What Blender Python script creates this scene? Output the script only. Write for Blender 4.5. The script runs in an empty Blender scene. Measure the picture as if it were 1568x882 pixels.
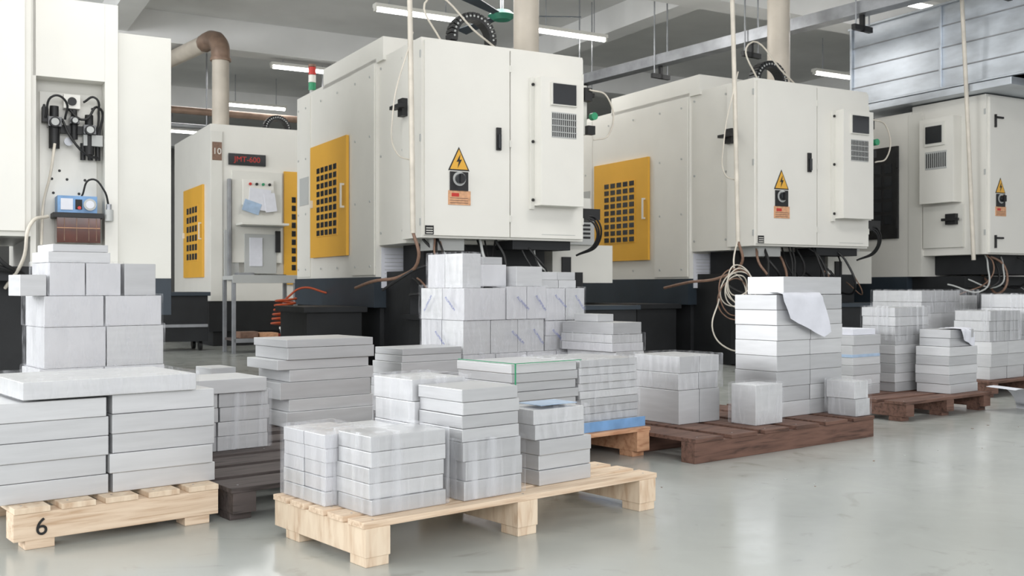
import bpy, math, random
from mathutils import Vector, Matrix
random.seed(7)
S=bpy.context.scene
R=math.radians

# ---------------------------------------------------------------- materials
def new_mat(name):
    m=bpy.data.materials.new(name); m.use_nodes=True
    return m, m.node_tree, m.node_tree.nodes['Principled BSDF']
def mat(name,col,rough=.5,metal=0.0,ns=8,na=.06,stretch=(1,1,1),bump=0.0,bscale=None,rvar=0.0,coat=0.0):
    m,t,p=new_mat(name)
    tc=t.nodes.new('ShaderNodeTexCoord'); mp=t.nodes.new('ShaderNodeMapping')
    mp.inputs['Scale'].default_value=stretch
    t.links.new(tc.outputs['Object'],mp.inputs['Vector'])
    n=t.nodes.new('ShaderNodeTexNoise'); n.inputs['Scale'].default_value=ns; n.inputs['Detail'].default_value=5
    t.links.new(mp.outputs['Vector'],n.inputs['Vector'])
    r=t.nodes.new('ShaderNodeValToRGB'); r.color_ramp.elements[0].position=.3; r.color_ramp.elements[1].position=.7
    c0=[max(0,c*(1-na)) for c in col]; c1=[min(1,c*(1+na)) for c in col]
    r.color_ramp.elements[0].color=(*c0,1); r.color_ramp.elements[1].color=(*c1,1)
    t.links.new(n.outputs['Fac'],r.inputs['Fac']); t.links.new(r.outputs['Color'],p.inputs['Base Color'])
    p.inputs['Roughness'].default_value=rough; p.inputs['Metallic'].default_value=metal
    if coat: p.inputs['Coat Weight'].default_value=coat
    if rvar:
        mr=t.nodes.new('ShaderNodeMapRange'); mr.inputs['To Min'].default_value=rough-rvar; mr.inputs['To Max'].default_value=rough+rvar
        t.links.new(n.outputs['Fac'],mr.inputs['Value']); t.links.new(mr.outputs['Result'],p.inputs['Roughness'])
    if bump:
        b=t.nodes.new('ShaderNodeBump'); b.inputs['Strength'].default_value=bump; b.inputs['Distance'].default_value=.01
        if bscale:
            n2=t.nodes.new('ShaderNodeTexNoise'); n2.inputs['Scale'].default_value=bscale; n2.inputs['Detail'].default_value=4
            t.links.new(mp.outputs['Vector'],n2.inputs['Vector']); t.links.new(n2.outputs['Fac'],b.inputs['Height'])
        else: t.links.new(n.outputs['Fac'],b.inputs['Height'])
        t.links.new(b.outputs['Normal'],p.inputs['Normal'])
    return m
def emis(name,col,st):
    m,t,p=new_mat(name); p.inputs['Base Color'].default_value=(*col,1)
    p.inputs['Emission Color'].default_value=(*col,1); p.inputs['Emission Strength'].default_value=st
    return m
def wood(name,c0,c1,grain=(2,2,30),rough=.75):
    m,t,p=new_mat(name)
    tc=t.nodes.new('ShaderNodeTexCoord'); mp=t.nodes.new('ShaderNodeMapping'); mp.inputs['Scale'].default_value=grain
    t.links.new(tc.outputs['Object'],mp.inputs['Vector'])
    n=t.nodes.new('ShaderNodeTexNoise'); n.inputs['Scale'].default_value=2.5; n.inputs['Detail'].default_value=8; n.inputs['Distortion'].default_value=.6
    t.links.new(mp.outputs['Vector'],n.inputs['Vector'])
    r=t.nodes.new('ShaderNodeValToRGB'); r.color_ramp.elements[0].position=.30; r.color_ramp.elements[1].position=.62
    r.color_ramp.elements[0].color=(*c0,1); r.color_ramp.elements[1].color=(*c1,1)
    e=r.color_ramp.elements.new(.45); e.color=(*[(a*.35+b*.65) for a,b in zip(c0,c1)],1)
    t.links.new(n.outputs['Fac'],r.inputs['Fac']); t.links.new(r.outputs['Color'],p.inputs['Base Color'])
    b=t.nodes.new('ShaderNodeBump'); b.inputs['Strength'].default_value=.35; b.inputs['Distance'].default_value=.004
    t.links.new(n.outputs['Fac'],b.inputs['Height']); t.links.new(b.outputs['Normal'],p.inputs['Normal'])
    p.inputs['Roughness'].default_value=rough
    return m
def film_mat(name,scale,lo,hi,rot,bs=.5,dist=.8):
    m,t,p=new_mat(name); nt=t.nodes; out=nt['Material Output']
    tc=nt.new('ShaderNodeTexCoord'); mp=nt.new('ShaderNodeMapping'); mp.inputs['Scale'].default_value=scale
    mp.inputs['Rotation'].default_value=rot
    t.links.new(tc.outputs['Object'],mp.inputs['Vector'])
    n=nt.new('ShaderNodeTexNoise'); n.inputs['Scale'].default_value=2.0; n.inputs['Detail'].default_value=2.5; n.inputs['Distortion'].default_value=dist
    t.links.new(mp.outputs['Vector'],n.inputs['Vector'])
    mr=nt.new('ShaderNodeMapRange'); mr.inputs['From Min'].default_value=.46; mr.inputs['From Max'].default_value=.76
    mr.inputs['To Min'].default_value=lo; mr.inputs['To Max'].default_value=hi
    t.links.new(n.outputs['Fac'],mr.inputs['Value'])
    tr=nt.new('ShaderNodeBsdfTransparent'); mx=nt.new('ShaderNodeMixShader')
    p.inputs['Base Color'].default_value=(.82,.83,.87,1); p.inputs['Roughness'].default_value=.16
    b=nt.new('ShaderNodeBump'); b.inputs['Strength'].default_value=bs; b.inputs['Distance'].default_value=.01
    t.links.new(n.outputs['Fac'],b.inputs['Height']); t.links.new(b.outputs['Normal'],p.inputs['Normal'])
    t.links.new(mr.outputs['Result'],mx.inputs['Fac']); t.links.new(tr.outputs[0],mx.inputs[1]); t.links.new(p.outputs[0],mx.inputs[2])
    t.links.new(mx.outputs[0],out.inputs['Surface'])
    return m

ALU=[mat('aluminium_%d'%i,c,.42,.42,5,.05,(1,1,9),.03,22,.05) for i,c in enumerate([(.545,.55,.56),(.59,.595,.605),(.51,.515,.525),(.65,.655,.665)])]
ALUW=mat('aluminium_frosted_wrap',(.66,.662,.685),.32,.2,10,.04,(1,1,.5),.06,14,.08)
FILM=film_mat('stretch_film',(13,13,1.1),.03,.50,(.06,.05,0),.4,.3)
FILM2=film_mat('stretch_film_wrinkled',(15,15,4.0),.03,.34,(.35,.3,.3),.3,.3)
WHITE=mat('machine_enamel_white',(.775,.76,.71),.36,0,2.2,.025,bump=.03,bscale=60)
WHITE2=mat('machine_enamel_cream',(.72,.71,.66),.42,0,2.2,.03)
GREYP=mat('machine_grey_plate',(.47,.48,.47),.5,0,3,.05)
YEL=mat('door_yellow',(.78,.42,.05),.45,0,2,.05)
BLK=mat('black_plastic',(.012,.012,.013),.5,0,10,.3)
DARK=mat('machine_base_black',(.012,.013,.015),.6,0,3,.35,bump=.2,bscale=12)
NAVY=mat('machine_base_navy',(.026,.037,.05),.45,0,3,.15)
GLASSD=mat('dark_screen',(.02,.022,.025),.15,0,3,.2)
ORG=mat('label_orange',(.66,.36,.20),.5,0,30,.2)
BRN=mat('label_brown',(.22,.13,.09),.5,0,30,.2)
RED=mat('signal_red',(.55,.03,.02),.4,0,5,.1)
GRN=mat('signal_green',(.03,.30,.14),.4,0,5,.1)
FANG=mat('fan_green',(.02,.17,.11),.4,0,5,.1)
PAPER=mat('paper_white',(.72,.73,.79),.7,0,20,.03)
BLUE=mat('blue_film',(.17,.33,.58),.4,0,10,.2)
BLUEL=mat('blue_film_pale',(.38,.50,.66),.35,0,10,.15)
INK=mat('blue_ink',(.14,.17,.42),.6,0,10,.1)
INKK=mat('black_ink',(.01,.01,.01),.6,0,10,.1)
BEIGE=mat('conduit_beige',(.66,.61,.53),.5,0,8,.12)
DUCT=mat('duct_cream',(.60,.54,.46),.45,0,3,.12)
RUST=mat('duct_rusty_brown',(.28,.19,.14),.4,.3,5,.3)
GALV=mat('galvanised_sheet',(.58,.62,.67),.38,.75,2.4,.2,(1,1,3),.2,2.5,.1)
STEEL=mat('galvanised_rail',(.36,.37,.39),.4,.6,6,.2)
CONC=mat('painted_ceiling',(.74,.74,.73),.9,0,1.5,.05)
CONC2=mat('ceiling_beam_paint',(.80,.80,.79),.9,0,1.5,.05)
WALLM=mat('painted_wall',(.30,.30,.29),.9,0,1.0,.15)
ORHOSE=mat('hose_orange',(.5,.08,.02),.4,0,5,.1)
AMBER=mat('oil_amber',(.07,.016,.007),.08,0,8,.5)
PINE=wood('pine_wood',(.60,.43,.29),(.80,.66,.50),(14,14,3))
PINEX=wood('pine_wood_long',(.52,.35,.22),(.80,.64,.48),(1.6,26,26))
ORPINE=wood('orange_pine',(.40,.19,.10),(.64,.37,.22),(3,14,14))
DKWOOD=wood('dark_wood',(.055,.028,.02),(.17,.09,.065),(2,18,18))
BRWOOD=wood('black_wood',(.035,.028,.026),(.10,.08,.075),(2,18,18))
TUBE=emis('fluorescent_tube',(1,.98,.95),14)

def floor_mat():
    m,t,p=new_mat('epoxy_floor')
    tc=t.nodes.new('ShaderNodeTexCoord')
    n=t.nodes.new('ShaderNodeTexNoise'); n.inputs['Scale'].default_value=.9; n.inputs['Detail'].default_value=7
    n2=t.nodes.new('ShaderNodeTexNoise'); n2.inputs['Scale'].default_value=3.5; n2.inputs['Detail'].default_value=9; n2.inputs['Distortion'].default_value=1.8
    t.links.new(tc.outputs['Object'],n.inputs['Vector']); t.links.new(tc.outputs['Object'],n2.inputs['Vector'])
    r=t.nodes.new('ShaderNodeValToRGB'); r.color_ramp.elements[0].position=.35; r.color_ramp.elements[1].position=.65
    r.color_ramp.elements[0].color=(.42,.437,.412,1); r.color_ramp.elements[1].color=(.485,.502,.475,1)
    t.links.new(n.outputs['Fac'],r.inputs['Fac'])
    r2=t.nodes.new('ShaderNodeValToRGB'); r2.color_ramp.elements[0].position=.25; r2.color_ramp.elements[1].position=.38
    r2.color_ramp.elements[0].color=(.80,.79,.77,1); r2.color_ramp.elements[1].color=(1,1,1,1)
    t.links.new(n2.outputs['Fac'],r2.inputs['Fac'])
    mx=t.nodes.new('ShaderNodeMix'); mx.data_type='RGBA'; mx.blend_type='MULTIPLY'; mx.inputs['Factor'].default_value=1
    t.links.new(r.outputs['Color'],mx.inputs['A']); t.links.new(r2.outputs['Color'],mx.inputs['B'])
    t.links.new(mx.outputs['Result'],p.inputs['Base Color'])
    mr=t.nodes.new('ShaderNodeMapRange'); mr.inputs['To Min'].default_value=.08; mr.inputs['To Max'].default_value=.32
    t.links.new(n2.outputs['Fac'],mr.inputs['Value']); t.links.new(mr.outputs['Result'],p.inputs['Roughness'])
    b=t.nodes.new('ShaderNodeBump'); b.inputs['Strength'].default_value=.07; b.inputs['Distance'].default_value=.01
    t.links.new(n.outputs['Fac'],b.inputs['Height']); t.links.new(b.outputs['Normal'],p.inputs['Normal'])
    p.inputs['Specular IOR Level'].default_value=.55
    return m
FLOOR=floor_mat()

# ---------------------------------------------------------------- mesh builder
class MB:
    def __init__(s): s.v=[]; s.f=[]; s.m=[]; s.mats=[]; s.sm=[]
    def mi(s,m):
        if m not in s.mats: s.mats.append(m)
        return s.mats.index(m)
    def poly(s,vs,fs,m,M=None,smooth=False):
        o=len(s.v)
        for p in vs:
            p=Vector(p)
            if M is not None: p=M@p
            s.v.append(tuple(p))
        k=s.mi(m)
        for f in fs: s.f.append([o+i for i in f]); s.m.append(k); s.sm.append(smooth)
    def box(s,x0,y0,z0,x1,y1,z1,m,rz=0.0,tilt=None):
        cx,cy,cz=(x0+x1)/2,(y0+y1)/2,(z0+z1)/2; hx,hy,hz=abs(x1-x0)/2,abs(y1-y0)/2,abs(z1-z0)/2
        M=Matrix.Translation((cx,cy,cz))@Matrix.Rotation(rz,4,'Z')
        if tilt: M=M@Matrix.Rotation(tilt[1],4,tilt[0])
        vs=[(a*hx,b*hy,c*hz) for c in(-1,1) for b in(-1,1) for a in(-1,1)]
        s.poly(vs,[(0,2,3,1),(4,5,7,6),(0,1,5,4),(2,6,7,3),(0,4,6,2),(1,3,7,5)],m,M)
    def cyl(s,p0,p1,r,m,seg=16,r2=None):
        p0=Vector(p0);p1=Vector(p1);d=p1-p0;L=d.length
        M=Matrix.Translation(p0)@d.to_track_quat('Z','Y').to_matrix().to_4x4()
        r2=r if r2 is None else r2
        vs=[(r*math.cos(2*math.pi*i/seg),r*math.sin(2*math.pi*i/seg),0) for i in range(seg)]+[(r2*math.cos(2*math.pi*i/seg),r2*math.sin(2*math.pi*i/seg),L) for i in range(seg)]
        s.poly(vs,[(i,(i+1)%seg,seg+(i+1)%seg,seg+i) for i in range(seg)],m,M,True)
        s.poly(vs,[tuple(range(seg-1,-1,-1)),tuple(range(seg,2*seg))],m,M)
    def prism_y(s,pts,y0,y1,m):
        n=len(pts)
        vs=[(p[0],y0,p[1]) for p in pts]+[(p[0],y1,p[1]) for p in pts]
        s.poly(vs,[tuple(range(n)),tuple(range(2*n-1,n-1,-1))]+[(i,n+i,n+(i+1)%n,(i+1)%n) for i in range(n)],m)
    def obj(s,name,loc=(0,0,0),yaw=0,bevel=0,parent=None):
        me=bpy.data.meshes.new(name); me.from_pydata(s.v,[],s.f)
        for m in s.mats: me.materials.append(m)
        me.polygons.foreach_set('material_index',s.m); me.polygons.foreach_set('use_smooth',s.sm); me.update()
        o=bpy.data.objects.new(name,me); S.collection.objects.link(o)
        o.location=loc; o.rotation_euler=(0,0,yaw)
        if bevel:
            b=o.modifiers.new('bev','BEVEL'); b.width=bevel; b.segments=2; b.limit_method='ANGLE'; b.angle_limit=R(50)
        if parent: o.parent=parent
        return o
def empty(name,loc,yaw):
    o=bpy.data.objects.new(name,None); S.collection.objects.link(o); o.location=loc; o.rotation_euler=(0,0,yaw); o.empty_display_size=.1
    return o
def tube(name,pts,r,m,parent=None,cyclic=False,poly=False):
    c=bpy.data.curves.new(name,'CURVE'); c.dimensions='3D'; c.bevel_depth=r; c.bevel_resolution=3; c.use_fill_caps=True; c.resolution_u=8
    if poly:
        sp=c.splines.new('POLY'); sp.points.add(len(pts)-1)
        for i,p in enumerate(pts): sp.points[i].co=(*p,1)
    else:
        sp=c.splines.new('BEZIER'); sp.bezier_points.add(len(pts)-1)
        for i,p in enumerate(pts):
            b=sp.bezier_points[i]; b.co=p; b.handle_left_type=b.handle_right_type='AUTO'
    sp.use_cyclic_u=cyclic
    c.materials.append(m)
    o=bpy.data.objects.new(name,c); S.collection.objects.link(o)
    if parent: o.parent=parent
    return o
def text(name,s,size,loc,rot,m,parent,ext=.0008,align='CENTER'):
    c=bpy.data.curves.new(name,'FONT'); c.body=s; c.size=size; c.extrude=ext; c.align_x=align; c.align_y='CENTER'
    c.materials.append(m)
    o=bpy.data.objects.new(name,c); S.collection.objects.link(o); o.location=loc; o.rotation_euler=rot; o.parent=parent
    return o

MY=R(29.4)   # machine / building yaw

# ---------------------------------------------------------------- room shell
b=MB(); b.box(-14,-6,-.1,30,36,0,FLOOR); b.obj('floor',(0,0,0),MY)
b=MB(); b.box(-14,-1,5.1,30,36,5.3,CONC); b.obj('ceiling',(0,0,0),MY)
b=MB(); b.box(-14,32,0,30,32.3,5.1,WALLM); b.obj('wall_back',(0,0,0),MY)
b=MB(); b.box(24,-1,0,24.3,32,5.1,WALLM); b.obj('wall_right',(0,0,0),MY)
for i,y in enumerate([4.5,10.5,16.5,22.5,28.5]):
    b=MB(); b.box(-14,y,4.62,24,y+.45,5.1,CONC2); b.obj('ceiling_beam',(0,0,0),MY)
for i,x in enumerate([-4.5,2.2,9.0,15.8]):
    b=MB(); b.box(x,-1,4.72,x+.35,32,5.1,CONC2); b.obj('ceiling_beam',(0,0,0),MY)

def tube_light(X,Y,L=1.25,z=4.5):
    b=MB()
    b.box(-L/2,-.06,z,L/2,.06,z+.05,WHITE2); b.cyl((-L/2+.03,0,z-.025),(L/2-.03,0,z-.025),.026,TUBE,10)
    b.box(-L/2,-.03,z-.05,-L/2+.03,.03,z,WHITE2); b.box(L/2-.03,-.03,z-.05,L/2,.03,z,WHITE2)
    b.cyl((-L/3,0,z+.05),(-L/3,0,5.095),.008,STEEL,6); b.cyl((L/3,0,z+.05),(L/3,0,5.095),.008,STEEL,6)
    b.obj('fluorescent_light',(X,Y,0),MY)
for X,Y in [(-1.27,13.8),(.85,14.9),(-3.46,17.3),(-5.2,20.8),(-7.6,24.2),(5.7,17.8),(5.56,13.5),(-2.6,10.4),(1.8,7.5)]:
    tube_light(X,Y)

# ceiling fan
b=MB(); b.cyl((0,0,4.12),(0,0,5.09),.02,STEEL,8); b.cyl((0,0,4.04),(0,0,4.10),.17,FANG,24,.10); b.cyl((0,0,3.99),(0,0,4.04),.10,FANG,24,.17)
for k in range(3):
    a=R(4+120*k); d=Vector((math.cos(a),math.sin(a),0))
    M=Matrix.Translation(d*.52+Vector((0,0,4.04)))@Matrix.Rotation(a,4,'Z')@Matrix.Rotation(R(14),4,'X')
    b.poly([(-.4,-.04,0),(.42,-.08,0),(.42,.08,0),(-.4,.04,0),(-.4,-.04,.01),(.42,-.08,.01),(.42,.08,.01),(-.4,.04,.01)],[(3,2,1,0),(4,5,6,7),(0,1,5,4),(1,2,6,5),(2,3,7,6),(3,0,4,7)],NAVY,M)
b.obj('ceiling_fan',(-.12,12.2,0),0)

# overhead rail (trunking) with brackets
p0=Vector((5.2,9.6)); p1=Vector((-1.2,18.5)); d=(p1-p0); L=d.length; yw=math.atan2(d.y,d.x)
b=MB(); b.box(0,-.09,3.86,L,-.05,3.98,STEEL); b.box(0,.05,3.86,L,.09,3.98,STEEL); b.box(0,-.09,3.84,L,.09,3.86,STEEL)
k=.6
while k<L:
    b.box(k,-.16,3.66,k+.05,.16,3.72,BLK); b.box(k,-.02,3.66,k+.05,.02,3.86,BLK)
    b.cyl((k+.02,-.12,3.72),(k+.02,-.12,5.09),.01,STEEL,6); b.cyl((k+.02,.12,3.72),(k+.02,.12,5.09),.01,STEEL,6)
    k+=1.6
b.obj('overhead_cable_tray',(p0.x,p0.y,0),yw)
b=MB(); b.cyl((-8,0,0),(6,0,0),.06,RUST,14); b.cyl((-8,.0,-.25),(6,0,-.25),.035,STEEL,10)
for k in range(-7,6,2): b.cyl((k,0,-.27),(k,0,1.36),.012,STEEL,6)
b.obj('overhead_pipe',(-4.2,17.5,3.72),MY)

def exhaust_elbow():
    e=empty('exhaust_duct_elbow',(0,0,0),0)
    tube('duct_pipe',[(-4.24,14.9,3.06),(-4.24,14.9,4.15)],.125,DUCT,e,poly=True)
    tube('duct_bend',[(-4.24,14.9,4.12),(-4.27,14.93,4.35),(-4.42,15.1,4.46),(-4.6,15.33,4.46)],.135,RUST,e)
    tube('duct_run',[(-4.58,15.3,4.46),(-7.0,18.3,4.46)],.125,DUCT,e,poly=True)
    b=MB(); b.cyl((-4.24,14.9,4.1),(-4.24,14.9,4.14),.15,RUST,20); b.cyl((-4.24,14.9,3.06),(-4.24,14.9,3.09),.17,WHITE2,20); b.obj('collars',parent=e)
exhaust_elbow()

# ---------------------------------------------------------------- machines
def grid_door(b,y0,y1,z0,z1,x,colm,rows=9,cols=5,gy0=None,gy1=None,gz0=None,gz1=None):
    gy0=gy0 if gy0 is not None else y0+.22*(y1-y0); gy1=gy1 if gy1 is not None else y1-.2*(y1-y0)
    gz0=gz0 if gz0 is not None else z0+.18*(z1-z0); gz1=gz1 if gz1 is not None else z1-.2*(z1-z0)
    b.box(x-.03,y0,z0,x,y1,z1,colm)
    b.box(x-.036,gy0,gz0,x-.028,gy1,gz1,colm)
    cw=(gy1-gy0)/cols; ch=(gz1-gz0)/rows
    for i in range(cols):
        for j in range(rows):
            b.box(x-.040,gy0+i*cw+cw*.14,gz0+j*ch+ch*.16,x-.033,gy0+(i+1)*cw-cw*.14,gz0+(j+1)*ch-ch*.16,GLASSD)
    b.box(x-.07,y0+.05,(z0+z1)/2-.12,x-.055,y0+.07,(z0+z1)/2+.12,WHITE2)
    b.box(x-.06,y0+.05,(z0+z1)/2-.12,x-.03,y0+.07,(z0+z1)/2-.1,WHITE2); b.box(x-.06,y0+.05,(z0+z1)/2+.1,x-.03,y0+.07,(z0+z1)/2+.12,WHITE2)
    b.box(x-.06,y1-.09,(z0+z1)/2-.06,x-.03,y1-.05,(z0+z1)/2+.02,WHITE)
def warn(b,x,z,y,s=1.0):
    b.prism_y([(x-.1*s,z-.09*s),(x+.1*s,z-.09*s),(x,z+.11*s)],y-.004,y,BLK)
    b.prism_y([(x-.083*s,z-.08*s),(x+.083*s,z-.08*s),(x,z+.09*s)],y-.007,y-.001,YEL)
    b.prism_y([(x+.012*s,z+.05*s),(x-.025*s,z-.018*s),(x-.003*s,z-.014*s),(x-.014*s,z-.07*s),(x+.026*s,z+.004*s),(x+.004*s,z+.002*s)],y-.010,y-.005,BLK)
    b.box(x-.085*s,y-.012,z-.26*s,x+.085*s,y,z-.10*s,BLK); b.cyl((x,y-.01,z-.16*s),(x,y-.05,z-.16*s),.042*s,GLASSD,16); b.cyl((x,y-.012,z-.16*s),(x,y-.016,z-.16*s),.06*s,GREYP,20); b.box(x-.012,y-.07,z-.2*s,x+.012,y-.04,z-.12*s,BLK)
    b.box(x-.10*s,y-.006,z-.38*s,x+.11*s,y,z-.26*s,ORG)
    b.box(x-.07*s,y-.008,z-.31*s,x+.0*s,y-.005,z-.28*s,RED)
    for k in range(3): b.box(x-.085*s,y-.008,z-(.32+.02*k)*s,x+.085*s,y-.005,z-(.325+.02*k)*s,BRN)
def acbox(b,x0,x1,z0,z1,y,d=.14):
    w=x1-x0;h=z1-z0
    b.box(x0,y-d,z0,x1,y,z1,WHITE)
    b.box(x0-.04,y-.03,z0-.03,x0,y,z1+.0,WHITE2); b.box(x1,y-.03,z0+.02,x1+.03,y,z1-.0,WHITE2)
    b.box(x0+w*.22,y-d-.02,z1-h*.22,x1-w*.18,y-d,z1-h*.04,WHITE2)
    b.box(x0+w*.25,y-d-.026,z1-h*.21,x1-w*.21,y-d-.015,z1-h*.05,GLASSD)
    vz0,vz1=z1-h*.47,z1-h*.27
    b.box(x0+w*.24,y-d-.004,vz0,x1-w*.18,y-d,vz1,GREYP)
    n=12
    for i in range(n):
        xx=x0+w*.24+(w*.58)*(i+.3)/n
        b.box(xx,y-d-.008,vz0+.01,xx+w*.58/n*.4,y-d,vz1-.01,BLK)
    for k in range(3): b.box(x0+w*.24,y-d-.011,vz0+(vz1-vz0)*(k+.8)/4,x1-w*.18,y-d-.006,vz0+(vz1-vz0)*(k+.95)/4,GREYP)
    for zz in(z0+.05,(z0+z1)/2,z1-.06):
        b.cyl((x0-.02,y-.03,zz),(x0-.02,y-.04,zz),.014,BLK,8)
def arch(b,cx,cy,z,r,h):
    n=16
    for i in range(n+1):
        a=math.pi*i/n
        x=cx+r*math.cos(a); zz=z+h+r*math.sin(a)
        M=Matrix.Translation((x,cy,zz))@Matrix.Rotation(-a,4,'Y')
        vs=[(p*.035,q*.06,s*.7*math.pi*r/n*.62) for s in(-1,1) for q in(-1,1) for p in(-1,1)]
        b.poly(vs,[(0,2,3,1),(4,5,7,6),(0,1,5,4),(2,6,7,3),(0,4,6,2),(1,3,7,5)],BLK,M)
        b.cyl((x,cy-.06,zz),(x,cy-.064,zz),.010,GREYP,8)
    for sx in(-1,1):
        zz=z
        while zz<z+h:
            b.box(cx+sx*r-.033,cy-.06,zz,cx+sx*r+.033,cy+.06,zz+.05,BLK); zz+=.06

def vmc(loc,yaw,pipe_x,cond,chain_z,signal=False):
    e=empty('cnc_machining_center',loc,yaw)
    b=MB()
    b.box(0,0,1.22,1.6,.40,2.887,WHITE)
    b.box(.02,-.03,1.24,.825,0,2.86,WHITE); b.box(.835,-.03,1.24,1.585,0,2.86,WHITE)
    b.box(.03,.38,1.19,1.55,1.02,2.90,WHITE)
    b.box(0,1.0,.9,2.2,3.34,2.90,WHITE)
    b.box(.0,.83,2.86,1.15,2.46,3.07,WHITE)
    b.box(-.012,1.02,.92,0,1.60,2.86,WHITE); b.box(-.012,2.86,.92,0,3.3,2.86,WHITE)
    b.box(-.004,2.9,1.7,-.018,3.2,2.0,GREYP)
    for y in(1.12,1.5,2.0,2.5,3.0,3.25):
        for z in(1.0,1.6,2.2,2.75):
            if not(1.6<y<2.85 and 1.05<z<2.35): b.cyl((-.012,y,z),(-.018,y,z),.012,GREYP,8)
    for y in(.45,.95):
        for z in(1.3,2.0,2.8): b.cyl((.03,y,z),(.022,y,z),.012,GREYP,8)
    for z in(1.35,2.05,2.75): b.box(-.008,.0,z-.03,.0,.02,z+.03,GREYP)
    grid_door(b,1.69,2.78,1.118,2.29,-.005,YEL,9,5)
    b.box(-.05,.28,2.27,0,.38,2.42,BLK); b.box(-.11,.22,2.33,-.05,.42,2.36,BLK)
    b.box(-.02,1.0,.62,2.2,3.36,.9,NAVY); b.box(.06,1.05,.0,2.1,3.3,.62,DARK)
    b.box(.1,.45,0,1.9,1.1,.95,DARK); b.box(.25,.5,.9,1.5,.95,1.2,DARK)
    warn(b,.333,1.88,-.03)
    b.box(.69,-.05,1.985,.735,-.03,2.18,BLK); b.box(.70,-.07,2.0,.725,-.05,2.12,GLASSD)
    acbox(b,1.06,1.50,1.52,2.64,-.03)
    b.box(.02,-.034,1.245,.10,-.03,1.32,BLK)
    for k in range(3): b.box(.03,-.036,1.255+.02*k,.09,-.033,1.262+.02*k,WHITE)
    b.box(1.15,-.032,1.27,1.5,-.03,1.275,GREYP)
    for x in(.83,1.58):
        for z in(1.4,2.05,2.7): b.box(x-.008,-.038,z-.03,x+.008,-.028,z+.03,WHITE2)
    b.box(1.6,.05,2.2,1.68,.3,2.65,WHITE2); b.box(1.62,-.01,2.5,1.70,.06,2.62,BLK); b.cyl((1.7,.0,2.36),(1.7,-.05,2.36),.035,GRN,12); b.box(1.66,.0,2.2,1.74,.06,2.28,BLK)
    b.box(1.6,.05,1.5,1.72,.25,1.62,WHITE2); b.box(1.60,-.02,1.42,1.78,.2,1.52,BLK)
    b.box(1.65,.6,.85,2.35,1.05,1.22,WHITE2); b.box(1.75,.58,.95,1.85,.6,1.1,BLK)
    b.box(1.7,.55,1.22,2.1,.9,1.55,GREYP)
    for k in range(6): b.box(1.75,.545,1.28+.04*k,2.05,.552,1.30+.04*k,BLK)
    b.box(.15,.1,1.12,.45,.35,1.22,GREYP); b.box(.9,.05,1.14,1.5,.35,1.22,DARK)
    b.box(.05,.985,.80,.42,.998,1.17,PAPER)
    for k in range(8): b.box(.08,.981,.86+.035*k,.38,.986,.864+.035*k,GREYP)
    b.box(-.62,1.1,.05,-.1,1.9,.60,DARK); b.box(-.66,1.06,.58,-.06,1.94,.63,DARK)
    b.box(.05,-.1,.02,1.0,.40,.55,DARK); b.box(.02,-.13,.53,1.03,.42,.57,DARK)
    b.box(1.1,.0,.02,2.2,.42,.62,DARK); b.box(1.07,-.03,.60,2.23,.44,.64,NAVY)
    arch(b,.80,.65,2.88,.20,chain_z)
    if signal:
        for k,m in enumerate([GRN,WHITE,RED]): b.cyl((.06,3.0,2.95+.085*k),(.06,3.0,3.03+.085*k),.04,m,16)
        b.cyl((.06,3.0,2.88),(.06,3.0,2.96),.03,GREYP,12); b.cyl((.06,3.0,3.205),(.06,3.0,3.23),.042,BRN,16)
    b.cyl((pipe_x,1.05,2.88),(pipe_x,1.05,5.09),.127,DUCT,24); b.cyl((pipe_x,1.05,2.9),(pipe_x,1.05,2.96),.16,WHITE2,24)
    b.cyl((2.05,1.3,2.88),(2.05,1.3,3.05),.12,RUST,20); b.cyl((2.05,1.3,3.05),(2.05,1.3,3.12),.12,RUST,20,.05)
    b.obj('machine_body',bevel=.007,parent=e)
    rr=random.Random(int(loc[0]*100))
    for k in range(16):
        x=rr.uniform(.08,1.55); x2=x+rr.uniform(-.45,.45); y=rr.uniform(-.03,.12)
        tube('cable_%d'%k,[(x,y+.1,1.22),(x+rr.uniform(-.08,.08),y,1.12-.12*rr.random()),((x+x2)/2,y-.05,.95-.22*rr.random()),(x2,.35,rr.uniform(.7,1.0))],.006+.008*rr.random(),[BLK,BLK,BLK,GREYP,BRN][rr.randrange(5)],e)
    for k in range(3):
        tube('hose_loop_%d'%k,[(1.62,-.0,1.45),(1.72,-.03,1.36+.04*k),(1.76+.02*k,.05,1.2),(1.66,.2,1.1)],.009,BLK,e)
    cx,cy,top_dx=cond
    tube('conduit',[(cx-.07+top_dx,cy,5.09),(cx-.03+top_dx*.5,cy,3.2),(cx,cy,1.25)],.022,BEIGE,e)
    tube('conduit_sag',[(cx,cy,2.9),(cx-.18,cy,2.2),(cx-.12,cy+.05,1.9),(cx+.02,cy+.05,1.85)],.006,BEIGE,e)
    tube('conduit_tail',[(cx,cy,1.26),(cx+.05,cy,1.05),(cx+.02,cy+.3,.90),(cx-.1,cy+.6,.86),(cx-.12,cy+1.0,.80)],.014,BRN,e)
    tube('air_hose',[(1.66,-.02,2.6),(1.85,-.03,2.55),(1.86,-.03,2.2),(1.72,0,2.15)],.008,BEIGE,e)
    tube('roof_cable',[(.35,.3,2.9),(.2,.3,3.3),(.7,.3,3.05),(1.0,.35,2.9)],.009,BEIGE,e)
    return e
m2=vmc((-.754,8.5,0),MY,1.62,(-.10,-.06,0),.22,True)
m3=vmc((2.40,10.15,0),MY,1.34,(-.28,-.08,-.06),.14)
pts=[]
for i in range(70):
    a=i*.55; pts.append((-.45+.10*math.cos(a)+.0008*i,2.45+.10*math.sin(a),.42+.0040*i))
tube('coil_hose',pts,.011,ORHOSE,m2,poly=True)
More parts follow.
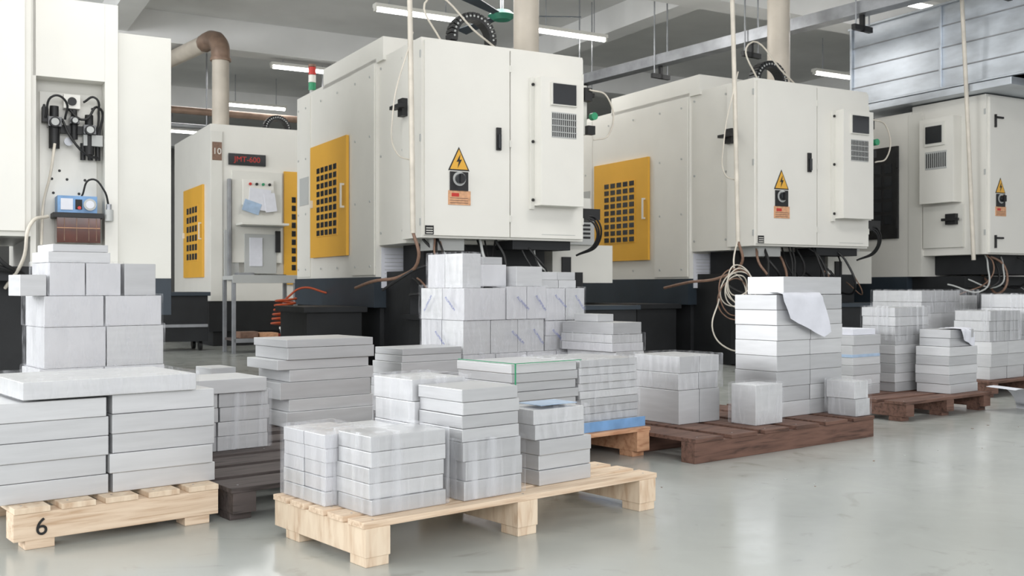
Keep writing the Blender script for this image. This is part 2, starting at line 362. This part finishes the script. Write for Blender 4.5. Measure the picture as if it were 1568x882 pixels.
tube('coil_hose_lead',[(-.4,2.45,.69),(-.25,2.4,.8),(-.02,2.3,.75)],.011,ORHOSE,m2)
rr=random.Random(3)
for k in range(7):
    r=rr.uniform(.13,.24); ox=rr.uniform(-.05,.06); oz=rr.uniform(-.10,.06)
    pts=[(-.44+ox+r*math.cos(a),-.18-.012*k+.02*math.sin(a*2+k),.74+oz+(.24-r)+1.0*r*math.sin(a)) for a in [2*math.pi*i/14 for i in range(14)]]
    tube('hose_coil_%d'%k,pts,.006,[BEIGE,BRN,BEIGE][k%3],m3,cyclic=True)
tube('hose_coil_lead',[(-.42,-.18,.98),(-.35,-.1,1.1),(-.28,-.08,1.28)],.008,BEIGE,m3)
tube('hose_coil_drop',[(-.62,-.2,.7),(-.70,-.2,.4),(-.5,-.2,.22),(-.2,-.1,.25),(.0,.0,.5)],.007,BEIGE,m3)

def vmc_right():
    e=empty('cnc_machining_center',(5.09,11.0,0),MY)
    b=MB()
    b.box(0,0,1.165,1.7,.95,2.887,WHITE); b.box(.03,-.03,1.18,1.65,0,2.86,WHITE)
    b.box(-.02,.95,.93,2.2,3.2,2.83,WHITE); b.box(-.03,.80,.93,.4,.98,2.80,WHITE2)
    b.box(-.05,1.12,1.38,-.02,2.0,2.46,BLK)
    for i in range(4):
        for j in range(5): b.box(-.056,1.2+i*.15,1.55+j*.15,-.048,1.31+i*.15,1.66+j*.15,GLASSD)
    b.box(-.08,1.1,1.5,-.05,1.13,1.62,BLK); b.box(-.08,1.1,2.2,-.05,1.13,2.32,BLK)
    b.box(.06,.3,0,2.1,3.1,.93,DARK); b.box(-.03,1.0,.62,2.2,3.2,.93,NAVY)
    b.box(.2,.1,.95,1.5,.9,1.17,DARK)
    b.box(-.14,.30,1.745,0,.74,2.69,WHITE); b.box(-.16,.40,2.38,-.14,.66,2.64,WHITE2); b.box(-.168,.43,2.41,-.15,.64,2.60,GLASSD)
    b.box(-.145,.38,2.12,-.14,.66,2.32,GREYP)
    for i in range(10): b.box(-.15,.39+.027*i,2.14,-.14,.40+.027*i,2.30,BLK)
    b.box(-.03,.26,1.25,0,.78,1.72,WHITE2); b.box(-.08,.32,1.50,-.03,.45,1.62,BLK); b.box(-.11,.27,1.54,-.08,.48,1.57,BLK)
    warn(b,.2,1.9,-.03,.85)
    for z in(1.35,2.65):
        b.box(.10,-.05,z-.02,.24,-.03,z+.0,BLK); b.box(.10,-.05,z-.12,.12,-.03,z+.02,BLK)
    b.box(.9,-.05,1.9,.94,-.03,2.2,BLK)
    for z in(1.4,2.05,2.7): b.box(-.008,.0,z-.03,.0,.02,z+.03,GREYP)
    b.obj('machine_body',bevel=.007,parent=e)
    tube('conduit',[(-.35,.1,5.09),(-.22,.08,3.0),(-.12,.06,1.1)],.022,BEIGE,e)
    r2=random.Random(11)
    for k in range(12):
        x=r2.uniform(.05,1.4); x2=x+r2.uniform(-.4,.4)
        tube('cable_%d'%k,[(x,.15,1.18),((x+x2)/2+.05,.02,r2.uniform(.92,1.08)),((x+x2)/2,.02,r2.uniform(.75,.95)),(x2,.35,r2.uniform(.7,.95))],r2.uniform(.006,.013),[BLK,BLK,BRN,GREYP][k%4],e)
vmc_right()
def galv():
    b=MB()
    b.box(0,0,0,1.6,3.2,.95,GALV)
    for z in(.22,.46,.70): b.box(-.010,0,z,0,3.2,z+.014,STEEL)
    for z in(0,.93): b.box(-.04,-.02,z,1.62,3.22,z+.025,GALV)
    for y in(0.6,1.9,3.17): b.box(-.03,y,0,0,y+.03,.95,GALV)
    b.box(-.10,1.0,-.10,1.5,3.4,-.02,GALV)
    c,s=math.cos(MY),math.sin(MY)
    lx,ly=-.09,-1.43
    b.obj('galvanised_air_duct',(5.09+lx*c-ly*s,11.0+lx*s+ly*c,3.0),MY,.004)
galv()

def vmc_far():
    e=empty('cnc_machining_center',(-4.125,14.0,0),MY)
    b=MB()
    b.box(0,0,.62,1.5,2.4,3.05,WHITE); b.box(0,-.02,.62,.16,0,2.95,WHITE2)
    b.box(-.02,0,.2,1.5,2.4,.62,DARK)
    b.box(.05,.05,0,1.45,2.3,.2,DARK)
    grid_door(b,.35,1.6,.95,2.25,0,YEL,6,4)
    b.box(1.02,-.03,.85,1.40,0,2.45,YEL)
    for i in range(3):
        for j in range(9): b.box(1.13+i*.085,-.036,1.05+j*.12,1.19+i*.085,-.028,1.13+j*.12,GLASSD)
    b.box(.02,-.03,2.55,.15,-.02,2.80,BRN)
    b.box(.24,-.03,2.50,.76,-.01,2.66,GLASSD)
    b.box(.28,-.06,1.15,.98,0,2.42,WHITE2); b.box(.42,-.10,1.95,.85,-.06,2.3,WHITE)
    b.box(.40,-.13,1.65,.98,-.02,1.70,GREYP); b.box(.33,-.4,1.66,.98,-.06,1.69,WHITE2)
    b.box(.50,-.115,1.88,.80,-.10,2.18,PAPER,0,('Y',.1)); b.box(.72,-.12,1.86,.88,-.105,2.12,PAPER,0,('Y',-.15)); b.box(.42,-.12,1.84,.66,-.105,2.0,BLUEL,0,('Y',.3))
    b.box(.45,-.07,1.0,.9,-.05,1.55,GREYP); b.box(.52,-.08,1.1,.7,-.06,1.5,PAPER)
    b.box(.88,-.10,1.3,.95,-.05,1.6,BLK)
    b.box(.18,-.05,.95,.38,-.0,1.6,GREYP); b.box(.22,-.1,.9,.26,-.02,2.3,STEEL)
    for i in range(4): b.cyl((.52+.09*i,-.10,2.24),(.52+.09*i,-.12,2.24),.02,[RED,BLK,GRN,BLK][i],10)
    arch(b,1.1,.6,3.05,.17,.08)
    b.obj('machine_body',bevel=.007,parent=e)
    text('display_text','JMT-600',.105,(.50,-.031,2.58),(R(90),0,0),RED,e)
    text('number_tag','10',.12,(.085,-.031,2.67),(R(90),0,0),WHITE,e)
vmc_far()

def vmc_left():
    e=empty('cnc_machining_center',(-2.53,7.6,0),MY)
    b=MB()
    b.box(-.374,0,.87,0,2.3,2.65,WHITE2)
    b.box(-.464,-.02,.95,-.374,.3,2.84,WHITE); b.box(-.935,-.02,2.28,-.464,.3,2.84,WHITE); b.box(-.95,-.02,.95,-.913,.3,2.84,WHITE)
    b.box(-.93,.14,.95,-.45,.3,2.3,WHITE2); b.box(-.88,.12,1.0,-.50,.14,2.2,WHITE)
    b.box(-.95,.3,.9,-.37,2.3,2.84,WHITE)
    b.box(-2.6,-.10,1.155,-.95,1.8,3.4,WHITE); b.box(-2.5,-.13,1.19,-.99,-.10,3.3,WHITE)
    b.box(-2.6,.2,0,-.05,2.2,.9,DARK); b.box(-2.0,.0,.85,-.4,.3,.95,DARK)
    b.box(-.374,-.005,.6,.0,2.3,.87,NAVY)
    for zz,xs in((1.58,(-.80,-.70,-.58)),(1.64,(-.75,)),(1.48,(-.79,-.62)),(2.1,(-.85,-.53))):
        for x in xs: b.cyl((x,.118,zz),(x,.125,zz),.010,BLK,8)
    b.box(-.73,.04,2.08,-.62,.12,2.18,WHITE); b.cyl((-.675,.04,2.13),(-.675,.03,2.13),.03,BLK,14)
    def reg(x,z,s=1):
        b.cyl((x,.06,z-.18*s),(x,.06,z-.02*s),.036*s,BLK,14); b.box(x-.045*s,.01,z-.03*s,x+.045*s,.11,z+.04*s,GLASSD); b.cyl((x,.06,z+.04*s),(x,.06,z+.12*s),.030*s,BLK,14)
        b.cyl((x,.01,z+.0),(x,-.015,z),.036*s,BLK,16); b.cyl((x,-.014,z),(x,-.018,z),.026*s,GREYP,16)
    reg(-.79,1.97); reg(-.56,1.93,.95); reg(-.66,1.99,.7)
    b.box(-.87,.03,1.97,-.83,.1,2.08,BLK); b.box(-.75,.05,1.90,-.48,.08,1.96,BLK)
    b.box(-.60,.03,1.82,-.47,.09,1.90,GREYP)
    b.cyl((-.70,.04,1.84),(-.70,.02,1.84),.03,STEEL,12)
    for x in(-.60,-.55,-.50): b.cyl((x,.07,1.72),(x,.07,1.84),.018,BLK,10)
    # lubrication unit: gauge head with a clear oil reservoir hung on the plate
    b.box(-.78,-.06,1.33,-.52,.12,1.45,BLUE); b.box(-.76,-.065,1.35,-.68,-.06,1.43,PAPER); b.box(-.665,-.065,1.355,-.62,-.06,1.425,INKK); b.cyl((-.57,-.06,1.39),(-.57,-.08,1.39),.042,GREYP,18); b.cyl((-.57,-.08,1.39),(-.57,-.084,1.39),.028,PAPER,18)
    b.cyl((-.64,-.065,1.365),(-.64,-.08,1.365),.012,RED,10)
    b.box(-.785,-.07,1.12,-.50,.10,1.30,AMBER); b.box(-.81,-.08,1.295,-.48,.12,1.33,BLK); b.box(-.785,-.075,1.22,-.50,-.07,1.225,ORG)
    for x in(-.74,-.66,-.58,-.53): b.box(x,-.074,1.13,x+.006,-.07,1.29,BRN)
    b.cyl((-.44,-.05,1.28),(-.44,-.05,1.36),.03,GREYP,14); b.cyl((-.44,-.05,1.36),(-.44,-.05,1.40),.018,STEEL,14)
    b.obj('machine_body',bevel=.006,parent=e)
    tube('air_hose_1',[(-.79,.02,1.82),(-.82,-.0,1.6),(-.86,.03,1.4),(-.88,-.02,1.1)],.010,BEIGE,e)
    tube('air_hose_2',[(-.70,.06,2.08),(-.6,.0,2.0),(-.5,.03,2.1),(-.49,.06,1.9)],.009,BLK,e)
    tube('air_hose_3',[(-.74,.05,2.0),(-.68,-.02,1.85),(-.58,.0,1.75),(-.5,.06,1.74)],.009,BLK,e)
    tube('air_hose_4',[(-.62,-.03,1.45),(-.56,-.08,1.57),(-.48,-.08,1.50),(-.44,-.05,1.38)],.007,BLK,e)
    tube('air_hose_5',[(-.85,.03,2.0),(-.80,-.02,2.15),(-.72,.0,2.12),(-.72,.05,2.0)],.008,BLK,e)
    tube('air_hose_6',[(-.84,-.05,1.3),(-.95,-.15,1.25),(-1.0,-.12,1.0),(-1.1,.1,.8)],.012,BEIGE,e)
    tube('air_hose_7',[(-.60,.03,2.13),(-.53,-.02,2.16),(-.50,.02,2.05),(-.51,.05,1.9)],.008,BLK,e)
    for k in range(5): tube('cable_%d'%k,[(-1.2-.15*k,.0,1.16),(-1.15-.1*k,-.1,1.0),(-1.0,.0,.9),(-.9,.2,.85)],.014,BLK,e)
vmc_left()

def table():
    e=MB(); b=e
    b.box(0,0,.90,.82,.5,.95,GREYP); b.box(.0,-.01,.86,.82,.0,.96,GREYP)
    for x in(0,.77):
        for y in(0,.45): b.box(x,y,0,x+.045,y+.045,.9,STEEL)
    b.box(.02,.02,.15,.80,.48,.18,BRWOOD); b.box(.02,0,.13,.8,.03,.18,STEEL)
    b.box(.12,.08,.18,.34,.3,.26,BRN); b.box(.36,.1,.18,.6,.4,.24,ORG); b.box(.64,.1,.18,.76,.3,.22,RED)
    b.box(.1,.1,.95,.3,.3,.99,STEEL); b.box(.35,.1,.95,.7,.35,.97,BLK)
    b.obj('work_table',(-3.40,12.45,0),MY,.004)
table()
b=MB(); b.cyl((0,0,.0),(0,0,.32),.15,PAPER,24,.18); b.cyl((0,0,.30),(0,0,.325),.19,WHITE2,24); b.cyl((0,0,.31),(0,0,.33),.165,DARK,24)
b.obj('plastic_bucket',(-2.66,12.55,0),0)
b=MB(); b.box(0,0,.12,.75,.55,.72,DARK); b.box(-.03,-.03,.70,.78,.58,.75,NAVY)
for x in(.08,.67):
    for y in(.08,.47): b.cyl((x-.02,y,.06),(x+.02,y,.06),.06,BLK,14)
b.box(.0,-.02,.3,.75,0,.34,STEEL)
b.obj('dark_filler_cart',(-4.55,12.75,0),MY,.005)  # invented dark cart, put in to darken the bright floor gap here

# ---------------------------------------------------------------- pallets
class Frame:
    def __init__(s,x,y,deg): s.x=x;s.y=y;s.a=R(deg);s.c=math.cos(s.a);s.s=math.sin(s.a)
    def w(s,lx,ly,z=0): return (s.x+lx*s.c-ly*s.s, s.y+lx*s.s+ly*s.c, z)
def pallet(fr,L,W,H,wm,wm2=None,along='y',x0=0,y0=0,notch=True,nslat=5):
    wm2=wm2 or wm
    b=MB(); t=.018; 
    def bx(a0,c0,z0,a1,c1,z1,m,rz=0):
        if along=='y': b.box(a0,c0,z0,a1,c1,z1,m,rz)
        else: b.box(c0,a0,z0,c1,a1,z1,m,rz)
    A,C=(L,W) if along=='y' else (W,L)
    sw=.085
    for a in(0,(A-sw)/2,A-sw):
        if notch:
            bx(a,0,.028,a+sw,C,H-t,wm)
            fw=.09
            for c in((0.0,C-.16) if C<.6 else (0.03,C-.03-fw)): bx(a+.003,c+.004,0,a+sw-.003,c+fw,.029,wm)
        else: bx(a,0,0,a+sw,C,H-t,wm)
    sl=C/nslat
    for i in range(nslat):
        w=sl*.80; c=i*(C-w)/(nslat-1)
        bx(-.006,c,H-t,A+.006,c+w,H,wm2,random.uniform(-.003,.003))
    for i in range(nslat):
        w=sl*.80; c=i*(C-w)/(nslat-1)
        for a in(.04,A/2,A-.04):
            p=(a,c+w*.3,H-.001) if along=='y' else (c+w*.3,a,H-.001)
            b.cyl(p,(p[0],p[1],H+.0005),.004,STEEL,6)
    return b.obj('wooden_pallet',fr.w(x0,y0),fr.a,.003)

# ---------------------------------------------------------------- aluminium stacks
def fill(b,x0,x1,y0,y1,z0,z1,nx=1,ny=1,nz=1,mats=None,j=.004):
    mats=mats or ALU
    dx=(x1-x0)/nx; dy=(y1-y0)/ny; dz=(z1-z0)/nz
    for k in range(nz):
        ox=random.uniform(-j,j)*1.5; oy=random.uniform(-j,j)*1.5
        for i in range(nx):
            for l in range(ny):
                b.box(x0+i*dx+.001+ox+random.uniform(0,j),y0+l*dy+.001+oy+random.uniform(0,j),z0+k*dz,x0+(i+1)*dx-.001+ox-random.uniform(0,j),y0+(l+1)*dy-.001+oy-random.uniform(0,j),z0+(k+1)*dz-.0012,random.choice(mats),random.uniform(-.008,.008))
def stack(fr,groups,films=(),name='aluminium_block_stack',film=None):
    gx=min(g[0] for g in groups); gy=min(g[2] for g in groups)
    e=empty(name,fr.w(gx,gy),fr.a)
    b=MB()
    for g in groups:
        fill(b,g[0]-gx,g[1]-gx,g[2]-gy,g[3]-gy,g[4],g[5],*g[6:9],mats=(g[9] if len(g)>9 else None))
    b.obj('blocks',bevel=.0022,parent=e)
    if films:
        f=MB()
        for q in films:
            q=(q[0]-gx,q[1]-gx,q[2]-gy,q[3]-gy,q[4],q[5]); o=.009
            f.box(q[0]-o,q[2]-o,q[4]+.001,q[1]+o,q[3]+o,q[5]+o,film or FILM)
        f.obj('stretch_film',bevel=.006,parent=e)
    e['gx']=gx; e['gy']=gy
    return e
W_=[ALUW,ALUW,ALU[3]]

A=Frame(-.417,2.916,40.3)
pallet(A,1.23,.55,.13,PINE,PINEX,'y')
P=.131
stack(A,[(.056,.333,.063,.255,P,.364,1,1,5),(.02,.20,.262,.53,P,.352,1,2,5,W_),(.205,.36,.262,.53,P,.345,1,1,4)],[(.02,.20,.262,.53,P,.352),(.056,.333,.063,.255,P,.364)])
stack(A,[(.392,.635,.05,.30,P,.315,1,1,3),(.385,.625,.05,.29,.315,.482,1,1,4),(.375,.60,.295,.535,P,.497,1,1,5,W_),(.63,.70,.33,.53,P,.46,1,1,5)],[(.375,.60,.295,.535,.30,.497),(.392,.635,.05,.30,P,.315)],film=FILM)
stack(A,[(.734,.985,.08,.25,P,.285,1,1,3),(.725,.965,.085,.25,.285,.388,1,1,2)],[(.725,.965,.085,.25,.285,.388)],film=FILM2)
b=MB(); b.box(0,0,0,.17,.12,.002,BLUEL); b.obj('blue_label_sheet',A.w(.76,.10,.3985),A.a)

B0=Frame(.655,4.875,40.3); Bf=Frame(*B0.w(-1.05,0)[:2],40.3)
pallet(Bf,1.05,.70,.14,ORPINE,ORPINE,'y')
stack(Bf,[(.24,.635,.06,.45,.150,.47,1,1,8),(.645,1.035,.06,.45,.150,.47,1,1,9)],[(.645,1.035,.06,.45,.18,.47)],film=FILM2)
b=MB(); b.box(0,0,0,.42,.42,.006,BLUE); b.box(-.01,-.012,0,.43,-.004,.045,BLUE); b.obj('blue_plastic_sheet',Bf.w(.625,.045,.1415),Bf.a)
b=MB(); b.box(0,0,0,.005,.40,.003,GRN); b.box(0,-.003,-.31,.006,0,.003,GRN); b.box(0,0,0,.40,.006,.003,GRN); b.obj('green_strap',Bf.w(.245,.046,.473),Bf.a)

C=Frame(.83,4.644,38)
pallet(C,1.42,.85,.113,DKWOOD,DKWOOD,'x',notch=False,nslat=6)
Pc=.114
stack(C,[(.307,.62,.377,.70,Pc,.285,2,1,1),(.307,.61,.377,.70,.285,.456,2,1,2)],[(.307,.62,.377,.70,.285,.456)],film=FILM2)
stack(C,[(.576,.793,.12,.28,Pc,.315,1,1,1,W_)],[(.576,.793,.12,.28,Pc,.315)],film=FILM2)
stack(C,[(.902,1.49,.237,.52,Pc,.765,2,1,8),(.98,1.50,.25,.50,.766,.862,1,1,1)])
stack(C,[(1.28,1.415,.02,.20,Pc,.30,1,1,2)],[(1.28,1.415,.02,.20,Pc,.30)],film=FILM2)
def sheet(name,fr,x,y,z,w,top,hang,skew=0.1,tilt=.2,side='y'):
    vs=[];fs=[];n=10;m=14
    for i in range(n+1):
        u=i/n
        for k in range(m+1):
            v=k/m; Lg=(top+hang*(1-.55*abs(u-.8)))*v
            wob=.006*math.sin(7*u+5*v)
            if Lg<top: p=(w*u+skew*v, top-Lg, .004+abs(wob)*.5)
            else: p=(w*u+skew*v, -.012-abs(wob)*1.5-.06*(Lg-top), -(Lg-top)+.004)
            vs.append(p)
    for i in range(n):
        for k in range(m): a=i*(m+1)+k; fs.append((a,a+1,a+m+2,a+m+1))
    b=MB(); b.poly(vs,fs,PAPER,smooth=True); o=b.obj(name,fr.w(x,y,z),fr.a+tilt)
    return o
sheet('hanging_paper',C,.86,.225,.770,.36,.12,.24,.10,.0)

D=Frame(2.35,6.1,38)
pallet(D,1.0,.9,.119,DKWOOD,DKWOOD,'y')
Pd=.12
stack(D,[(.49,.90,.37,.62,Pd,.673,1,1,9)],[(.49,.90,.37,.62,.45,.673)])
stack(D,[(.05,.36,.40,.75,Pd,.50,1,1,6),(.08,.34,.42,.70,.50,.54,1,1,1,[BLUEL,PAPER]),(.05,.36,.39,.75,.36,.38,1,1,1,[BLUEL])])
stack(D,[(.64,1.0,.08,.32,Pd,.42,1,1,5),(.68,.98,.10,.32,.42,.53,1,1,2)])
sheet('hanging_paper',D,.72,.075,.532,.24,.12,.12,.05)
pallet(Frame(*D.w(1.72,.35)[:2],38),1.3,1.2,.119,DKWOOD,DKWOOD,'y')
stack(D,[(1.83,2.35,.42,.72,Pd,.40,2,1,3),(1.86,2.32,.44,.72,.40,.63,2,1,3)],[(1.86,2.32,.44,.72,.40,.63)])
stack(D,[(1.80,2.75,.95,1.4,Pd,.60,3,1,4),(1.82,2.4,.97,1.4,.60,.78,3,1,2),(2.42,2.7,.97,1.4,.60,.74,1,1,2)],[(1.82,2.7,.97,1.4,.60,.78)],film=FILM2)
stack(D,[(2.42,2.95,.42,.8,Pd,.75,2,1,6)],[(2.42,2.95,.42,.8,Pd,.75)])
b=MB(); vs=[];fs=[]
for i in range(13):
    a=-.3+i*.17; 
    for k in (0,1): vs.append((.20*math.sin(a)+.02*k,.26*k,.16*math.cos(a)-.02 if a<1.5 else .16*math.cos(a)+.01))
for i in range(12): fs.append((2*i,2*i+1,2*i+3,2*i+2))
mz=min(v[2] for v in vs); vs=[(v[0],v[1],v[2]-mz+.002) for v in vs]
b.poly(vs,fs,PAPER,smooth=True); b.obj('curled_paper_sheet',(3.24,6.5,0),R(20))
b=MB(); rs=random.Random(21)
for k in range(30):
    t=rs.random(); x=.6+3.0*t+rs.uniform(-.3,.3); y=3.9+2.4*t+rs.uniform(-.2,.2)
    s=rs.uniform(.003,.008)
    b.box(x,y,0.0005,x+s*1.6,y+s,.002,[GREYP,GREYP,BRN][k%3],rs.uniform(0,3))
b.obj('floor_swarf',(0,0,0),0)

F=Frame(-1.508,3.096,39.5)
pal=pallet(F,.65,1.2,.13,PINEX,PINE,'x')
text('painted_number','6',.075,(.08,-.003,.065),(R(90),0,0),INKK,pal,.0015)
Pf=.131
LG=[ALU[1],ALU[1],ALU[3]]
stack(F,[(-.03,.305,.065,.50,Pf,.446,1,1,5,LG),(.31,.665,.06,.50,.131,.452,1,1,5,LG),(0,.63,.51,.95,Pf,.44,2,1,5),(.03,.59,.03,.45,.453,.51,1,1,1,W_)],[(.03,.59,.03,.45,.453,.51)],name='aluminium_plate_stack',film=FILM2)

G=Frame(-.95,3.49,39.5)
pallet(G,.95,1.1,.116,BRWOOD,BRWOOD,'y')
Pg=.117
stack(G,[(.06,.52,.78,1.08,Pg,.36,2,1,4),(.04,.50,.76,1.06,.36,.42,1,1,1)],[(.06,.52,.78,1.08,Pg,.36)])

I=Frame(-2.12,4.44,39.5)
pallet(I,.66,.7,.12,BRWOOD,BRWOOD,'y')
e=stack(I,[(.08,.64,.04,.34,.121,.44,2,1,2,W_),(.09,.63,.04,.34,.44,.625,2,1,1,W_),(.09,.62,.04,.36,.625,.765,2,1,1,W_),(.12,.44,.05,.34,.765,.915,2,1,1,W_),(.445,.60,.05,.33,.765,.915,1,1,1),(.0,.115,.05,.25,.765,.86,1,1,1),(.12,.40,.08,.34,.915,.965,1,1,1,W_),(.15,.40,.09,.34,.965,1.0,1,1,1)],
 [(.08,.64,.04,.34,.121,.44),(.09,.63,.04,.34,.44,.625),(.09,.62,.04,.36,.625,.765),(.12,.44,.05,.34,.765,.915)],film=FILM2)

H=Frame(-1.299,4.765,39.5)
pallet(H,.85,.8,.116,BRWOOD,BRWOOD,'y')
g=[];z=.117;k=0
for h in(.075,.06,.085,.06,.05,.06,.04): 
    o=[0,.02,-.03,.03,-.04,.01,.0][k]; g.append((.30+o,.80+o*.5,.05+abs(o)*.5,.42,z,z+h,1,1,1)); z+=h; k+=1
stack(H,g,name='aluminium_plate_stack')
stack(H,[(.06,.20,.40,.6,.117,.40,1,1,5)])

J=Frame(-.274,5.8,39.5)
Jp=Frame(*J.w(-.52,-.58)[:2],39.5)
pallet(Jp,1.55,1.1,.12,BRWOOD,BRWOOD,'y')
Pj=.121
lev=[(0,.95,0,.42,Pj,.42,4,2,2,W_),(.0,.62,.0,.42,.42,.615,3,2,1,W_),(.63,.97,.02,.42,.42,.60,2,1,2,W_),
 (-.01,.30,-.01,.42,.615,.80,1,2,1,W_),(.31,.62,-.01,.42,.615,.81,2,1,1,W_),(.63,.96,.02,.42,.602,.80,2,1,1,W_),
 (.03,.17,.05,.40,.80,1.0,1,2,1,W_),(.18,.40,.10,.40,.81,.94,1,1,1,W_),(.20,.38,.12,.40,.94,.985,1,1,1),(.41,.62,.02,.3,.81,.93,1,1,1),(.63,.93,.06,.36,.80,.90,2,1,2)]
e=stack(J,lev,[(0,.95,0,.42,Pj,.42),(.0,.62,.0,.42,.42,.615),(.63,.97,.02,.42,.42,.60),(-.01,.62,-.01,.42,.615,.81),(.63,.96,.02,.42,.602,.80),(.03,.17,.05,.40,.80,1.0)],film=FILM2)
gx,gy=e['gx'],e['gy']
for i,(x,z) in enumerate([(.42,.71),(.56,.71),(.72,.72),(.88,.71),(.38,.51),(.54,.51),(.70,.51)]):
    text('print_%d'%i,'ALUMINIUM',.022,(x-gx,-.024-gy,z),(R(90),R([40,50][i%2]),0),INK,e,.0003)
for i,(y,z) in enumerate([(.10,.71),(.32,.71),(.2,.51)]):
    text('print_s%d'%i,'ALUMINIUM',.022,(-.024-gx,y-gy,z),(R(90),R([40,-50][i%2]),R(-90)),INK,e,.0003)
stack(J,[(-.46,-.03,-.05,.25,Pj,.40,1,1,4),(-.44,-.04,-.04,.24,.40,.475,1,1,2)],name='aluminium_plate_stack')
stack(J,[(.74,.98,-.47,-.05,Pj,.43,1,1,4),(.72,.98,-.47,-.03,.43,.53,1,1,2,W_),(.73,.97,-.46,-.02,.53,.60,1,1,1),(.76,.90,-.30,-.10,.60,.645,1,1,1)],[(.72,.98,-.47,-.03,.43,.53)],film=FILM2)

# ---------------------------------------------------------------- light
w=bpy.data.worlds.new('World'); S.world=w; w.use_nodes=True
w.node_tree.nodes['Background'].inputs[0].default_value=(.965,.98,1,1); w.node_tree.nodes['Background'].inputs[1].default_value=.96
def area(name,loc,target,sx,sy,en,col=(1,1,1)):
    l=bpy.data.lights.new(name,'AREA'); l.shape='RECTANGLE'; l.size=sx; l.size_y=sy; l.energy=en; l.color=col
    o=bpy.data.objects.new(name,l); S.collection.objects.link(o); o.location=loc
    o.rotation_euler=(Vector(target)-Vector(loc)).to_track_quat('-Z','Y').to_euler()
area('area_fill_left',(-10,4,3.0),(0,9,1.2),9,3.2,850,(.97,.985,1))  # added area light out of view for light from the left, no window modelled
area('area_fill_behind',(3,-5,3.6),(2,8,1.2),10,3,500,(.98,.985,1))  # added unseen area light behind the camera, stands in for daylight
for i,(x,y) in enumerate([(-2,6),(3,7),(0,12.5),(5,14),(-5,18)]):
    area('ceiling_light_%d'%i,(x,y,4.45),(x,y,0),2.5,1.2,[50,75,75,70,70][i],(1,.985,.96))

cam=bpy.data.cameras.new('Camera'); cam.lens=36; cam.sensor_width=36
cam.dof.use_dof=True; cam.dof.focus_distance=4.2; cam.dof.aperture_fstop=8
co=bpy.data.objects.new('Camera',cam); S.collection.objects.link(co); co.location=(0,0,.8); co.rotation_euler=(R(90),0,0)
S.camera=co
S.view_settings.view_transform='Standard'
